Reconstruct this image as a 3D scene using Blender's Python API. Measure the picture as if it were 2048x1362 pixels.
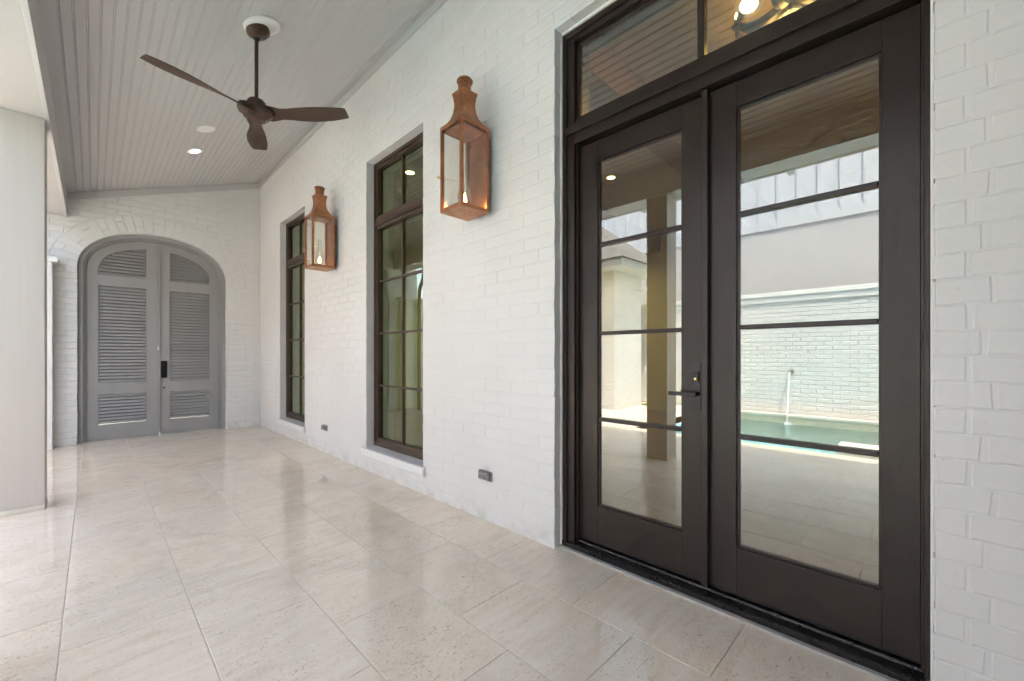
import bpy, bmesh, math, random
from mathutils import Vector, Matrix
random.seed(7)
R = math.radians
for o in list(bpy.data.objects):
    bpy.data.objects.remove(o)
SC = bpy.context.scene
COL = SC.collection

# ------------------------------------------------------------------ camera, sky, sun, exposure
F_PX, CX, HZ = 832.0, 1024.0, 711.0
YAW = math.atan2(838, 832)
CAM = Vector((-1.9636, 0.0, 1.17))
cd = bpy.data.cameras.new('camera'); cam = bpy.data.objects.new('camera', cd); COL.objects.link(cam)
cd.sensor_width = 36; cd.lens = F_PX / 2048 * 36; cd.shift_y = 30 / 2048
cd.clip_start = 0.02; cd.clip_end = 2000
cam.location = CAM; cam.rotation_euler = (R(90), 0, -YAW)
SC.camera = cam

SUN_TRAVEL = Vector((-1.0, 1.0, -3.05)).normalized()
W = bpy.data.worlds.new('World'); SC.world = W; W.use_nodes = True
nt = W.node_tree; nt.nodes.clear()
wo = nt.nodes.new('ShaderNodeOutputWorld'); bg = nt.nodes.new('ShaderNodeBackground'); sk = nt.nodes.new('ShaderNodeTexSky')
sk.sky_type = 'NISHITA'; sk.sun_disc = False
sk.sun_elevation = math.asin(-SUN_TRAVEL.z)
sk.sun_rotation = math.atan2(-SUN_TRAVEL.x, -SUN_TRAVEL.y)
sk.air_density = 1.0; sk.dust_density = 1.5
bg.inputs['Strength'].default_value = 0.15
nt.links.new(sk.outputs[0], bg.inputs[0]); nt.links.new(bg.outputs[0], wo.inputs[0])
sd = bpy.data.lights.new('sun', 'SUN'); sun = bpy.data.objects.new('sun', sd); COL.objects.link(sun)
sd.energy = 2.0; sd.angle = R(0.55); sd.color = (1.0, 0.975, 0.95)
sun.rotation_euler = SUN_TRAVEL.to_track_quat('-Z', 'Y').to_euler(); sun.location = (6, -6, 20)
SC.view_settings.view_transform = 'Standard'; SC.view_settings.look = 'None'
SC.view_settings.gamma = 1; SC.view_settings.use_curve_mapping = False
SC.view_settings.exposure = 2.82
SC.view_settings.use_white_balance = True
SC.view_settings.white_balance_temperature = 8000
SC.view_settings.white_balance_tint = 13
try:
    cy = SC.cycles
    cy.use_light_tree = False; cy.use_adaptive_sampling = True; cy.adaptive_threshold = 0.03; cy.adaptive_min_samples = 20
    cy.max_bounces = 10; cy.diffuse_bounces = 4; cy.glossy_bounces = 4; cy.transmission_bounces = 8
    cy.transparent_max_bounces = 16; cy.caustics_reflective = False; cy.caustics_refractive = False
    cy.sample_clamp_indirect = 6.0; cy.use_denoising = True; cy.blur_glossy = 0.5
except Exception:
    pass

# ------------------------------------------------------------------ materials
MATS = {}
class NT:
    def __init__(s, name):
        s.m = bpy.data.materials.new(name); s.m.use_nodes = True
        s.t = s.m.node_tree; s.t.nodes.clear()
        s.out = s.t.nodes.new('ShaderNodeOutputMaterial')
    def n(s, typ, **k):
        nd = s.t.nodes.new('ShaderNode' + typ)
        for a, v in k.items():
            if a.startswith('i_'): nd.inputs[int(a[2:])].default_value = v
            else: setattr(nd, a, v)
        return nd
    def l(s, a, ao, b, bi): s.t.links.new(a.outputs[ao], b.inputs[bi])
    def coord(s, scale=(1, 1, 1), obj=False, rnd=0.0):
        tc = s.n('TexCoord'); mp = s.n('Mapping'); mp.inputs['Scale'].default_value = scale
        if obj: s.l(tc, 'Object', mp, 0)
        else:
            g = s.n('NewGeometry'); s.l(g, 'Position', mp, 0)
        if rnd:
            oi = s.n('ObjectInfo'); vm = s.n('VectorMath', operation='SCALE'); cb = s.n('CombineXYZ')
            s.l(oi, 'Random', cb, 0); s.l(oi, 'Random', cb, 1); s.l(oi, 'Random', cb, 2)
            s.l(cb, 0, vm, 0); vm.inputs['Scale'].default_value = rnd
            ad = s.n('VectorMath', operation='ADD'); s.l(mp, 0, ad, 0); s.l(vm, 0, ad, 1); return ad
        return mp
    def noise(s, vec, scale, detail=3, rough=0.55, dist=0.0):
        nz = s.n('TexNoise'); nz.inputs['Scale'].default_value = scale; nz.inputs['Detail'].default_value = detail
        nz.inputs['Roughness'].default_value = rough; nz.inputs['Distortion'].default_value = dist
        s.l(vec, 0, nz, 'Vector'); return nz
    def ramp(s, src, out, stops):
        r = s.n('ValToRGB'); e = r.color_ramp.elements
        while len(e) < len(stops): e.new(0.5)
        for el, (p, c) in zip(e, stops):
            el.position = p; el.color = (c[0], c[1], c[2], 1) if hasattr(c, '__len__') else (c, c, c, 1)
        s.l(src, out, r, 0); return r
    def mix(s, fac, a, b, blend='MIX'):
        m = s.n('MixRGB', blend_type=blend)
        for i, v in ((0, fac), (1, a), (2, b)):
            if isinstance(v, tuple) and len(v) == 2 and hasattr(v[0], 'outputs'): s.l(v[0], v[1], m, i)
            elif isinstance(v, (int, float)): m.inputs[i].default_value = v
            else: m.inputs[i].default_value = (*v, 1)
        return m
    def pbsdf(s, col=(.5, .5, .5), rough=.5, metal=0, spec=.5):
        p = s.n('BsdfPrincipled'); p.inputs['Base Color'].default_value = (*col, 1)
        p.inputs['Roughness'].default_value = rough; p.inputs['Metallic'].default_value = metal
        p.inputs['Specular IOR Level'].default_value = spec
        s.l(p, 0, s.out, 0); s.p = p; return p
    def bump(s, src, out, strength, dist, prev=None):
        b = s.n('Bump'); b.inputs['Strength'].default_value = strength; b.inputs['Distance'].default_value = dist
        s.l(src, out, b, 'Height')
        if prev: s.l(prev, 0, b, 'Normal')
        s.l(b, 0, s.p, 'Normal'); return b

def mat(name, col, rough=.5, metal=0, spec=.5, var=.06, vscale=4, bump=0, bscale=60, stretch=(1, 1, 1), rvar=0.0, rnd=0.0, bdist=.0006):
    """painted / plain surface: tone drift, fine relief, roughness drift"""
    t = NT(name); p = t.pbsdf(col, rough, metal, spec)
    c = t.coord(stretch, rnd=rnd)
    nz = t.noise(c, vscale, 4)
    lo = tuple(max(0, v * (1 - var)) for v in col); hi = tuple(min(1, v * (1 + var)) for v in col)
    r = t.ramp(nz, 'Fac', [(.3, lo), (.7, hi)]); t.l(r, 0, p, 'Base Color')
    if rvar:
        n2 = t.noise(c, vscale * 5, 4); rr = t.ramp(n2, 'Fac', [(.3, rough - rvar), (.7, rough + rvar)]); t.l(rr, 0, p, 'Roughness')
    if bump:
        n3 = t.noise(c, bscale, 3); t.bump(n3, 'Fac', bump, bdist)
    MATS[name] = t.m; return t

def m_brick(name, col, a=1.0):
    t = NT(name); p = t.pbsdf(col, .5, 0, .4)
    c = t.coord((1, 1, 1), rnd=7.0); w0 = t.coord()
    big = t.noise(w0, .9, 2); r = t.ramp(big, 'Fac', [(.3, tuple(v * .955 for v in col)), (.7, tuple(min(1, v * 1.03) for v in col))])
    sp = t.noise(w0, 33, 2, .7); r2 = t.ramp(sp, 'Fac', [(.69, 1), (.78, .80)])
    m = t.mix(1.0, (r, 0), (r2, 0), 'MULTIPLY')
    # grime splashed up from the paving
    g = t.n('NewGeometry'); sx = t.n('SeparateXYZ'); t.l(g, 'Position', sx, 0)
    up = t.n('MapRange'); up.inputs[1].default_value = .0; up.inputs[2].default_value = .16; up.inputs[3].default_value = .6; up.inputs[4].default_value = 0; t.l(sx, 2, up, 0)
    dn = t.noise(w0, 7, 3, .7); dr = t.ramp(dn, 'Fac', [(.45, 0), (.7, 1)])
    mu = t.n('Math', operation='MULTIPLY'); t.l(up, 0, mu, 0); t.l(dr, 0, mu, 1)
    m2 = t.mix((mu, 0), (m, 0), (.44, .40, .34)); t.l(m2, 0, p, 'Base Color')
    n1 = t.noise(c, 16, 5, .7, .5); b1 = t.bump(n1, 'Fac', .42 * a, .008)
    MATS[name] = t.m
m_brick('white_brick', (.715, .705, .685))
m_brick('court_brick', (.66, .665, .665), .8)
mat('ceiling_grey', (.55, .543, .54), .45, var=.02, vscale=2, bump=.12, bscale=90, stretch=(3, .5, 3), rnd=3)
mat('trim_grey', (.53, .518, .51), .42, var=.02, vscale=2)
mat('gate_grey', (.315, .307, .297), .42, var=.05, vscale=3, bump=.15, bscale=110, stretch=(1, 1, .3))
mat('column_paint', (.49, .438, .392), .5, var=.025, vscale=5, bump=.35, bscale=34, stretch=(6, 6, .22), bdist=.0004)
mat('beam_paint', (.49, .465, .445), .5, var=.02, vscale=2, bump=.12, bscale=60)
mat('bronze', (.029, .0195, .0142), .33, spec=.42, var=.12, vscale=3.0, bump=.2, bscale=240, bdist=.0003)
mat('bronze_brown', (.068, .041, .027), .38, spec=.5, var=.12, vscale=5, bump=.1, bscale=140)
mat('sill_black', (.012, .0105, .0095), .32, var=.3, vscale=9, bump=.15, bscale=200, rvar=.1)
mat('gasket', (.008, .008, .008), .6)
mat('black_metal', (.006, .006, .006), .28, var=.1)
mat('brass', (.62, .44, .18), .25, metal=1)
mat('steel', (.5, .5, .5), .35, metal=1)
mat('grey_plastic', (.22, .205, .2), .4, var=.05)
mat('white_plastic', (.86, .845, .82), .4, var=.02)
mat('sill_paint', (.78, .765, .745), .55, var=.03, bump=.3, bscale=50)
mat('reveal_grey', (.60, .59, .58), .6, var=.08, vscale=8, bump=.8, bscale=22)
mat('grout', (.60, .55, .47), .85, var=.12, vscale=14, bump=.4, bscale=260)
mat('caulk', (.45, .42, .38), .6, var=.1, vscale=12)
mat('stucco', (.47, .475, .49), .8, var=.03, vscale=1.2, bump=.3, bscale=80)
mat('siding', (.54, .57, .61), .5, var=.02)
mat('deck_stone', (.63, .59, .54), .55, var=.08, vscale=5, bump=.2, bscale=80)
mat('pool_tile', (.42, .40, .33), .3, var=.12, vscale=9)
mat('pool_plaster', (.56, .86, .92), .6, var=.08, vscale=3)
mat('gutter_paint', (.62, .585, .52), .4, var=.03)
mat('shingle', (.17, .165, .16), .9, var=.35, vscale=9, bump=.7, bscale=30)
mat('ground', (.17, .17, .13), .95, var=.3, vscale=.8, bump=.5, bscale=9)
mat('turf', (.07, .13, .03), .9, var=.35, vscale=30, bump=.8, bscale=90)
mat('room_paint', (.72, .69, .54), .7, var=.02)
mat('liner_paint', (.72, .74, .66), .5, var=.02)
mat('iron', (.03, .03, .03), .5, metal=.4)
mat('roofing', (.16, .15, .145), .9, var=.3, vscale=6, bump=.6, bscale=30)

def m_wood(name, a, b, scale=(2, 30, 30), rough=.4):
    t = NT(name); p = t.pbsdf(a, rough); c = t.coord(scale, obj=True, rnd=9)
    n = t.noise(c, 1.6, 6, .62, 1.2); r = t.ramp(n, 'Fac', [(.3, a), (.7, b)]); t.l(r, 0, p, 'Base Color')
    t.bump(n, 'Fac', .12, .002); MATS[name] = t.m
m_wood('walnut', (.040, .019, .011), (.095, .046, .026), (5, 60, 60), .36)
m_wood('timber', (.20, .085, .035), (.36, .18, .085), (2, 18, 18), .6)
m_wood('floorboard', (.22, .13, .075), (.34, .22, .14), (12, 1.2, 12), .3)
m_wood('plank_warm', (.46, .34, .2), (.58, .46, .3), (14, 1.0, 14), .5)

def m_copper():
    t = NT('copper'); p = t.pbsdf((.4, .17, .07), .36, .85); c = t.coord((1, 1, 1), rnd=4)
    n = t.noise(c, 6, 4, .6, .6); r = t.ramp(n, 'Fac', [(.2, (.27, .11, .055)), (.5, (.46, .195, .098)), (.82, (.62, .31, .18))])
    t.l(r, 0, p, 'Base Color')
    n2 = t.noise(c, 26, 4); rr = t.ramp(n2, 'Fac', [(.3, .27), (.75, .52)]); t.l(rr, 0, p, 'Roughness')
    t.bump(n, 'Fac', .15, .004); MATS['copper'] = t.m
m_copper()

def m_tile():
    t = NT('tile_stone'); p = t.pbsdf((.6, .56, .52), .12, 0, .5)
    oi = t.n('ObjectInfo')
    c = t.coord((1, 1, 1), rnd=31)
    cloud = t.noise(c, 3.6, 4, .62, .7)
    base = t.ramp(cloud, 'Fac', [(.25, (.74, .61, .48)), (.5, (.86, .745, .615)), (.75, (.91, .82, .71))])
    # vein-cut (streaky) slabs beside cross-cut (cloudy) ones
    cs = t.coord((1.6, 9, 1), rnd=31); st = t.noise(cs, 2.6, 4, .58, .5)
    stc = t.ramp(st, 'Fac', [(.25, (.78, .655, .53)), (.47, (.865, .75, .625)), (.72, (.91, .82, .715))])
    sel = t.ramp(oi, 'Random', [(.42, .22), (.50, .9)])
    col = t.mix((sel, 0), (base, 0), (stc, 0))
    # thin curled fossil flecks, patchy
    patch = t.noise(t.coord((1, 1, 1), rnd=11), 2.4, 1, .6); pr = t.ramp(patch, 'Fac', [(.40, .38), (.66, 1)])
    for sc_, rn, th0, colr, amt in (((7, 30, 1), 31, .655, (.50, .34, .19), .7), ((16, 13, 1), 53, .66, (.50, .37, .2), .65), ((22, 60, 1), 77, .655, (.46, .32, .19), .5)):
        f = t.noise(t.coord(sc_, rnd=rn), 2.3, 1, .5, 2.8); k = t.ramp(f, 'Fac', [(th0, 0), (th0 + .035, 1)])
        mu = t.n('Math', operation='MULTIPLY'); t.l(k, 0, mu, 0); t.l(pr, 0, mu, 1)
        col = t.mix(t_scale(t, mu, amt), (col, 0), colr)
    f3 = t.noise(t.coord((6, 15, 1), rnd=17), 2.0, 2, .6, 1.8); k3 = t.ramp(f3, 'Fac', [(.62, 0), (.74, 1)])
    col = t.mix(t_scale(t, k3, .5), (col, 0), (.92, .875, .82))
    tone = t.ramp(oi, 'Random', [(0, (.97, .955, .93)), (.35, (1.03, 1.0, .96)), (.7, (1.0, .985, .965)), (1, (1.05, 1.01, .965))])
    col = t.mix(1.0, (col, 0), (tone, 0), 'MULTIPLY')
    # faint dried water marks
    wm = t.noise(t.coord(), 1.1, 3, .65, .6); wr = t.ramp(wm, 'Fac', [(.52, 1), (.60, .93), (.64, 1)])
    col = t.mix(1.0, (col, 0), (wr, 0), 'MULTIPLY')
    t.l(col, 0, p, 'Base Color')
    rn_ = t.noise(t.coord(), 2.2, 3, .65); rr = t.ramp(rn_, 'Fac', [(.3, .05), (.7, .12)]); t.l(rr, 0, p, 'Roughness')
    MATS['tile_stone'] = t.m
def t_scale(t, nd, f):
    m = t.n('Math', operation='MULTIPLY'); t.l(nd, 0, m, 0); m.inputs[1].default_value = f; return (m, 0)
m_tile()

def m_glass(name, refl, tint, gtint, rough=0.0, wav=.0):
    """coated window glass: tinted see-through plus a mirror coat that grows to grazing angles"""
    t = NT(name); tr = t.n('BsdfTransparent'); tr.inputs[0].default_value = (*tint, 1)
    gl = t.n('BsdfGlossy'); gl.inputs['Color'].default_value = (*gtint, 1); gl.inputs['Roughness'].default_value = rough
    fr = t.n('LayerWeight'); fr.inputs[0].default_value = .5
    pw_ = t.n('Math', operation='POWER'); t.l(fr, 'Facing', pw_, 0); pw_.inputs[1].default_value = 4.0
    ad = t.n('Math', operation='MULTIPLY_ADD'); t.l(pw_, 0, ad, 0); ad.inputs[1].default_value = .8; ad.inputs[2].default_value = refl; ad.use_clamp = True
    mx = t.n('MixShader'); t.l(ad, 0, mx, 0); t.l(tr, 0, mx, 1); t.l(gl, 0, mx, 2); t.l(mx, 0, t.out, 0)
    if wav:
        nz = t.noise(t.coord(), 1.1, 1); b = t.n('Bump'); b.inputs['Strength'].default_value = wav; b.inputs['Distance'].default_value = .01
        t.l(nz, 'Fac', b, 'Height'); t.l(b, 0, gl, 'Normal')
    MATS[name] = t.m
m_glass('door_glass', .26, (.64, .62, .46), (.87, .95, .99))
m_glass('window_glass', .15, (.54, .64, .50), (.90, .95, .90))
m_glass('lantern_glass', .06, (.97, .97, .95), (1, 1, 1))
m_glass('stream_water', .25, (.9, .95, .95), (1, 1, 1), .15)
t_ = NT('foam'); d_ = t_.n('BsdfDiffuse'); d_.inputs[0].default_value = (.9, .92, .92, 1); r_ = t_.n('BsdfTransparent'); x_ = t_.n('MixShader'); x_.inputs[0].default_value = .45; t_.l(d_, 0, x_, 1); t_.l(r_, 0, x_, 2); t_.l(x_, 0, t_.out, 0); MATS['foam'] = t_.m

def m_water():
    t = NT('pool_water'); tr = t.n('BsdfTransparent'); tr.inputs[0].default_value = (.74, .95, .98, 1)
    gl = t.n('BsdfGlossy'); gl.inputs['Roughness'].default_value = .02
    fr = t.n('Fresnel'); fr.inputs[0].default_value = 1.33
    c = t.coord((1, 1.6, 1)); nz = t.noise(c, 6, 3, .6, .8); b = t.n('Bump'); b.inputs['Strength'].default_value = .5; b.inputs['Distance'].default_value = .02
    t.l(nz, 'Fac', b, 'Height'); t.l(b, 0, gl, 'Normal'); t.l(b, 0, fr, 'Normal')
    mx = t.n('MixShader'); t.l(fr, 0, mx, 0); t.l(tr, 0, mx, 1); t.l(gl, 0, mx, 2); t.l(mx, 0, t.out, 0)
    MATS['pool_water'] = t.m
m_water()

def m_emit(name, col, s):
    t = NT(name); e = t.n('Emission'); e.inputs[0].default_value = (*col, 1); e.inputs[1].default_value = s
    t.l(e, 0, t.out, 0); MATS[name] = t.m
m_emit('lamp_lens', (1, .95, .88), 3.0)
m_emit('lamp_warm', (1, .80, .55), 7.0)
m_emit('flame', (1, .58, .24), 4.5)

# ------------------------------------------------------------------ mesh helpers
ORG = {}
def link(o, parent, org):
    COL.objects.link(o)
    if parent is None:
        o.location = org
    else:
        o.parent = parent
    ORG[o] = org
    return o
def tag(o, label=None, cat=None, group=None, kind=None):
    if label: o['label'] = label
    if cat: o['category'] = cat
    if group: o['group'] = group
    if kind: o['kind'] = kind
    return o
def empty(name, loc):
    o = bpy.data.objects.new(name, None); o.empty_display_size = .05
    return link(o, None, Vector(loc))

class MB:
    def __init__(s): s.v = []; s.f = []; s.smooth = False
    def add(s, vs, fs):
        b = len(s.v); s.v += [tuple(p) for p in vs]; s.f += [tuple(i + b for i in f) for f in fs]; return s
    def box(s, x0, x1, y0, y1, z0, z1):
        x0, x1 = sorted((x0, x1)); y0, y1 = sorted((y0, y1)); z0, z1 = sorted((z0, z1))
        return s.add([(x0, y0, z0), (x1, y0, z0), (x1, y1, z0), (x0, y1, z0), (x0, y0, z1), (x1, y0, z1), (x1, y1, z1), (x0, y1, z1)],
                     [(0, 3, 2, 1), (4, 5, 6, 7), (0, 1, 5, 4), (1, 2, 6, 5), (2, 3, 7, 6), (3, 0, 4, 7)])
    def loft(s, rings, cap=True, closed=True):
        n = len(rings[0]); vs = [p for r in rings for p in r]; fs = []
        for i in range(len(rings) - 1):
            for j in range(n if closed else n - 1):
                k = (j + 1) % n; fs.append((i * n + j, i * n + k, (i + 1) * n + k, (i + 1) * n + j))
        if cap: fs.append(tuple(range(n))[::-1]); fs.append(tuple((len(rings) - 1) * n + j for j in range(n)))
        return s.add(vs, fs)
    def lathe(s, c, prof, n=24, axis='z', cap=True, mtx=None):
        rings = []
        for r, h in prof:
            ring = []
            for j in range(n):
                a = 2 * math.pi * j / n; p = Vector((r * math.cos(a), r * math.sin(a), h))
                if axis == 'x': p = Vector((h, p.x, p.y))
                elif axis == 'y': p = Vector((p.x, h, p.y))
                if mtx: p = mtx @ p
                ring.append(p + Vector(c))
            rings.append(ring)
        return s.loft(rings, cap)
    def tube(s, pts, rad, n=10, cap=True):
        pts = [Vector(p) for p in pts]; rings = []
        for i, p in enumerate(pts):
            d = (pts[min(i + 1, len(pts) - 1)] - pts[max(i - 1, 0)]).normalized()
            u = d.orthogonal().normalized() if i == 0 else (u - d * u.dot(d)).normalized()
            w = d.cross(u); r = rad[i] if hasattr(rad, '__len__') else rad
            rings.append([p + (u * math.cos(2 * math.pi * j / n) + w * math.sin(2 * math.pi * j / n)) * r for j in range(n)])
        return s.loft(rings, cap)
    def build(s, name, m, parent=None, org=None, recalc=True, smooth=None, bevel=0, kind=None):
        if org is None: org = ORG[parent] if parent is not None else Vector((0, 0, 0))
        org = Vector(org)
        me = bpy.data.meshes.new(name); me.from_pydata([(x - org.x, y - org.y, z - org.z) for x, y, z in s.v], [], s.f)
        if recalc or bevel:
            bm = bmesh.new(); bm.from_mesh(me)
            bmesh.ops.recalc_face_normals(bm, faces=bm.faces)
            if bevel:
                bmesh.ops.bevel(bm, geom=[e for e in bm.edges if len(e.link_faces) == 2 and e.calc_face_angle() > .6], offset=bevel, segments=2, affect='EDGES', profile=.6, clamp_overlap=True)
            bm.to_mesh(me); bm.free()
        me.materials.append(MATS[m])
        if s.smooth if smooth is None else smooth:
            me.polygons.foreach_set('use_smooth', [True] * len(me.polygons))
            try: me.set_sharp_from_angle(angle=R(40))
            except Exception: pass
        o = bpy.data.objects.new(name, me)
        link(o, parent, org)
        if kind: o['kind'] = kind
        return o
def box(name, m, parent, x0, x1, y0, y1, z0, z1, bevel=0, org=None, kind=None):
    return MB().box(x0, x1, y0, y1, z0, z1).build(name, m, parent, org=org, bevel=bevel, kind=kind)

_s, _c = math.sin(YAW), math.cos(YAW)
def px(p):
    q = Vector(p) - CAM; d = q.x * _s + q.y * _c
    if d < .05: return None
    return CX + F_PX * (q.x * _c - q.y * _s) / d, HZ - F_PX * q.z / d
def seen_area(pts):
    s = [px(p) for p in pts]
    if any(a is None for a in s): return 0
    mx = sum(a[0] for a in s) / len(s); my = sum(a[1] for a in s) / len(s)
    if not (-20 < mx < 2068 and -20 < my < 1382): return 0
    return abs(sum(s[i][0] * s[(i + 1) % len(s)][1] - s[(i + 1) % len(s)][0] * s[i][1] for i in range(len(s)))) / 2

# ------------------------------------------------------------------ bricks
CO, BL, JT = .0835, .25, .008
def course_bricks(segs_fn, v_lo, v_hi, anchor=0.0, rng=None, course=CO, bl=BL, bed=.008, head=.009):
    """segs_fn(v0, v1) -> list of (ua0, ub0, ua1, ub1, vlo, vhi, startlen) : bottom and top limits of a run of bricks"""
    out = []; n = int(math.ceil((v_hi - v_lo) / course))
    for k in range(n):
        v0 = v_lo + k * course; v1 = v0 + course
        for (a0, b0, a1, b1, lo, hi, st) in segs_fn(v0, min(v1, v_hi), k):
            if hi - lo < .018 or max(b0, b1) - min(a0, a1) < .02: continue
            am, bm_ = min(a0, a1), max(b0, b1)
            if st is None:
                u = math.floor((am - anchor) / bl) * bl + anchor - (bl / 2 if k % 2 else 0)
                cuts = []
                while u < bm_:
                    u += bl
                    if am + .055 < u < bm_ - .055: cuts.append(u)
            else:                                           # measured back from the b edge
                u = bm_ - st; cuts = []
                while u > am + .055: cuts.append(u); u -= bl
                cuts = cuts[::-1]
            e = [None] + cuts + [None]
            for i in range(len(e) - 1):
                j = head / 2 + rng.uniform(-.002, .0025)
                l0 = a0 + .001 if e[i] is None else e[i] + j; l1 = a1 + .001 if e[i] is None else e[i] + j
                r0 = b0 - .001 if e[i + 1] is None else e[i + 1] - j; r1 = b1 - .001 if e[i + 1] is None else e[i + 1] - j
                l0, r0 = max(l0, a0), min(r0, b0); l1, r1 = max(l1, a1), min(r1, b1)
                if r0 - l0 < .012 and r1 - l1 < .012: continue
                r0 = max(r0, l0 + .006); r1 = max(r1, l1 + .006)
                vb, vt = lo + (bed / 2 if lo > v_lo + .001 else .001), hi - bed / 2
                out.append([(l0, vb), (r0, vb), (r1, vt), (l1, vt)])
    return out
def brick_mesh(mb, quad, fr, depth, rng, jit=.0014, inset=.0045, lip=.003):
    q = [(u + rng.uniform(-.003, .003), v + rng.uniform(-.0018, .0018)) for u, v in quad]
    cu = sum(p[0] for p in q) / 4; cv = sum(p[1] for p in q) / 4
    w0 = rng.uniform(-jit, jit); tu, tv = rng.uniform(-.003, .003), rng.uniform(-.006, .006)
    def w(u, v): return w0 + (u - cu) * tu + (v - cv) * tv
    back = [fr(u, v, -depth) for u, v in q]; mid = [fr(u, v, w(u, v) - lip) for u, v in q]
    front = []
    for u, v in q:
        du, dv = cu - u, cv - v
        iu = math.copysign(min(inset, abs(du) * .4), du); iv = math.copysign(min(inset, abs(dv) * .4), dv)
        front.append(fr(u + iu, v + iv, w(u, v)))
    fs = [(i, (i + 1) % 4, 4 + (i + 1) % 4, 4 + i) for i in range(4)] + [(4 + i, 4 + (i + 1) % 4, 8 + (i + 1) % 4, 8 + i) for i in range(4)] + [(8, 9, 10, 11)]
    mb.add(back + mid + front, fs)
def lay_bricks(parent, quads, fr, m, depth=.07, limit=300, seed=1, name='brick', **kw):
    rng = random.Random(seed)
    rank = sorted(range(len(quads)), key=lambda i: -seen_area([fr(u, v, 0) for u, v in quads[i]]))
    solo = set(i for i in rank[:limit] if seen_area([fr(u, v, 0) for u, v in quads[i]]) > 30)
    rest = MB()
    for i, q in enumerate(quads):
        if i in solo:
            mb = MB(); brick_mesh(mb, q, fr, depth, rng, **kw); mb.build(name, m, parent, recalc=False)
        else: brick_mesh(rest, q, fr, depth, rng, **kw)
    if rest.v: rest.build('brickwork', m, parent, recalc=False, kind='stuff')
def wall_sheet(us, vs, holes, fr, w, deep):
    """front sheet at depth w with rectangular holes whose sides run back to depth deep"""
    mb = MB(); us = sorted(set(us + [h[0] for h in holes] + [h[1] for h in holes])); vs = sorted(set(vs + [h[2] for h in holes] + [h[3] for h in holes]))
    for i in range(len(us) - 1):
        for j in range(len(vs) - 1):
            cu, cv = (us[i] + us[i + 1]) / 2, (vs[j] + vs[j + 1]) / 2
            if any(h[0] < cu < h[1] and h[2] < cv < h[3] for h in holes): continue
            q = [(us[i], vs[j]), (us[i + 1], vs[j]), (us[i + 1], vs[j + 1]), (us[i], vs[j + 1])]
            mb.add([fr(u, v, w) for u, v in q], [(0, 1, 2, 3)]); mb.add([fr(u, v, deep) for u, v in q], [(3, 2, 1, 0)])
    for a, b, c, d in holes:
        q = [(a, c), (b, c), (b, d), (a, d)]
        for i in range(4):
            p, r = q[i], q[(i + 1) % 4]
            mb.add([fr(*p, w), fr(*r, w), fr(*r, deep), fr(*p, deep)], [(0, 1, 2, 3)])
    return mb

# ================================================================== SETTING
YF = 7.876                    # end wall face
CEIL = lambda x: 4.05 + .352 * x
TX, TY = .4185, .621          # tile pitch
POOL = (-7.3, -3.95, -5.0, 3.35)

# ground round the pool
def ring_sheet(x0, x1, y0, y1, hole, z):
    a, b, c, d = hole; mb = MB()
    for (p, q, r, s) in ((x0, a, y0, y1), (b, x1, y0, y1), (a, b, y0, c), (a, b, d, y1)):
        mb.add([(p, r, z), (q, r, z), (q, s, z), (p, s, z)], [(0, 1, 2, 3)])
    return mb
g = ring_sheet(-600, 600, -600, 600, (POOL[0] - .3, POOL[1] + .02, POOL[2], POOL[3]), -.06).build('ground', 'ground'); tag(g, kind='structure')

# patio floor with its tiles
floor = MB().box(POOL[1] + .006, .30, -5.2, 9.6, -.12, -.0022).build('patio_floor', 'grout'); tag(floor, kind='structure')
xs = [.155] + [-.383 - TX * k for k in range(0, 9)]
tiles = []
for i in range(len(xs) - 1):
    xa, xb = xs[i + 1], xs[i]
    if xa < POOL[1]: xa = POOL[1] + .02
    y = (.555 if i % 2 == 0 else .865) - 9 * TY
    while y < 9.0:
        tiles.append((xa, xb, y, y + TY)); y += TY
def tile_quads(t):
    xa, xb, ya, yb = t; gx = .0024; gy = .0018
    return xa + gx, xb - gx, ya + gy, yb - gy
def tile_mesh(mb, t, rng):
    xa, xb, ya, yb = tile_quads(t); e = .0012
    z = [rng.uniform(-.0003, .0003) for _ in range(4)]
    o = [(xa, ya), (xb, ya), (xb, yb), (xa, yb)]; c = [(xa + e, ya + e), (xb - e, ya + e), (xb - e, yb - e), (xa + e, yb - e)]
    mb.add([(u, v, -.006) for u, v in o] + [(u, v, -.0009 + z[i]) for i, (u, v) in enumerate(o)] + [(u, v, z[i]) for i, (u, v) in enumerate(c)],
           [(i, (i + 1) % 4, 4 + (i + 1) % 4, 4 + i) for i in range(4)] + [(4 + i, 4 + (i + 1) % 4, 8 + (i + 1) % 4, 8 + i) for i in range(4)] + [(8, 9, 10, 11)])
rng = random.Random(3)
for t in sorted(tiles, key=lambda t: (t[0] + t[1] + 3.9) ** 2 + (t[2] + t[3]) ** 2)[:290]:
    mb = MB(); tile_mesh(mb, t, rng); mb.build('tile', 'tile_stone', floor, recalc=False)
rest = MB()
for t in sorted(tiles, key=lambda t: (t[0] + t[1] + 3.9) ** 2 + (t[2] + t[3]) ** 2)[290:]: tile_mesh(rest, t, rng)
if rest.v: rest.build('paving', 'tile_stone', floor, recalc=False, kind='stuff')
deck = MB().box(-7.6, POOL[1] - .0, POOL[3], 9.6, -.12, -.004).build('pool_deck', 'deck_stone'); tag(deck, kind='structure')

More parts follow.
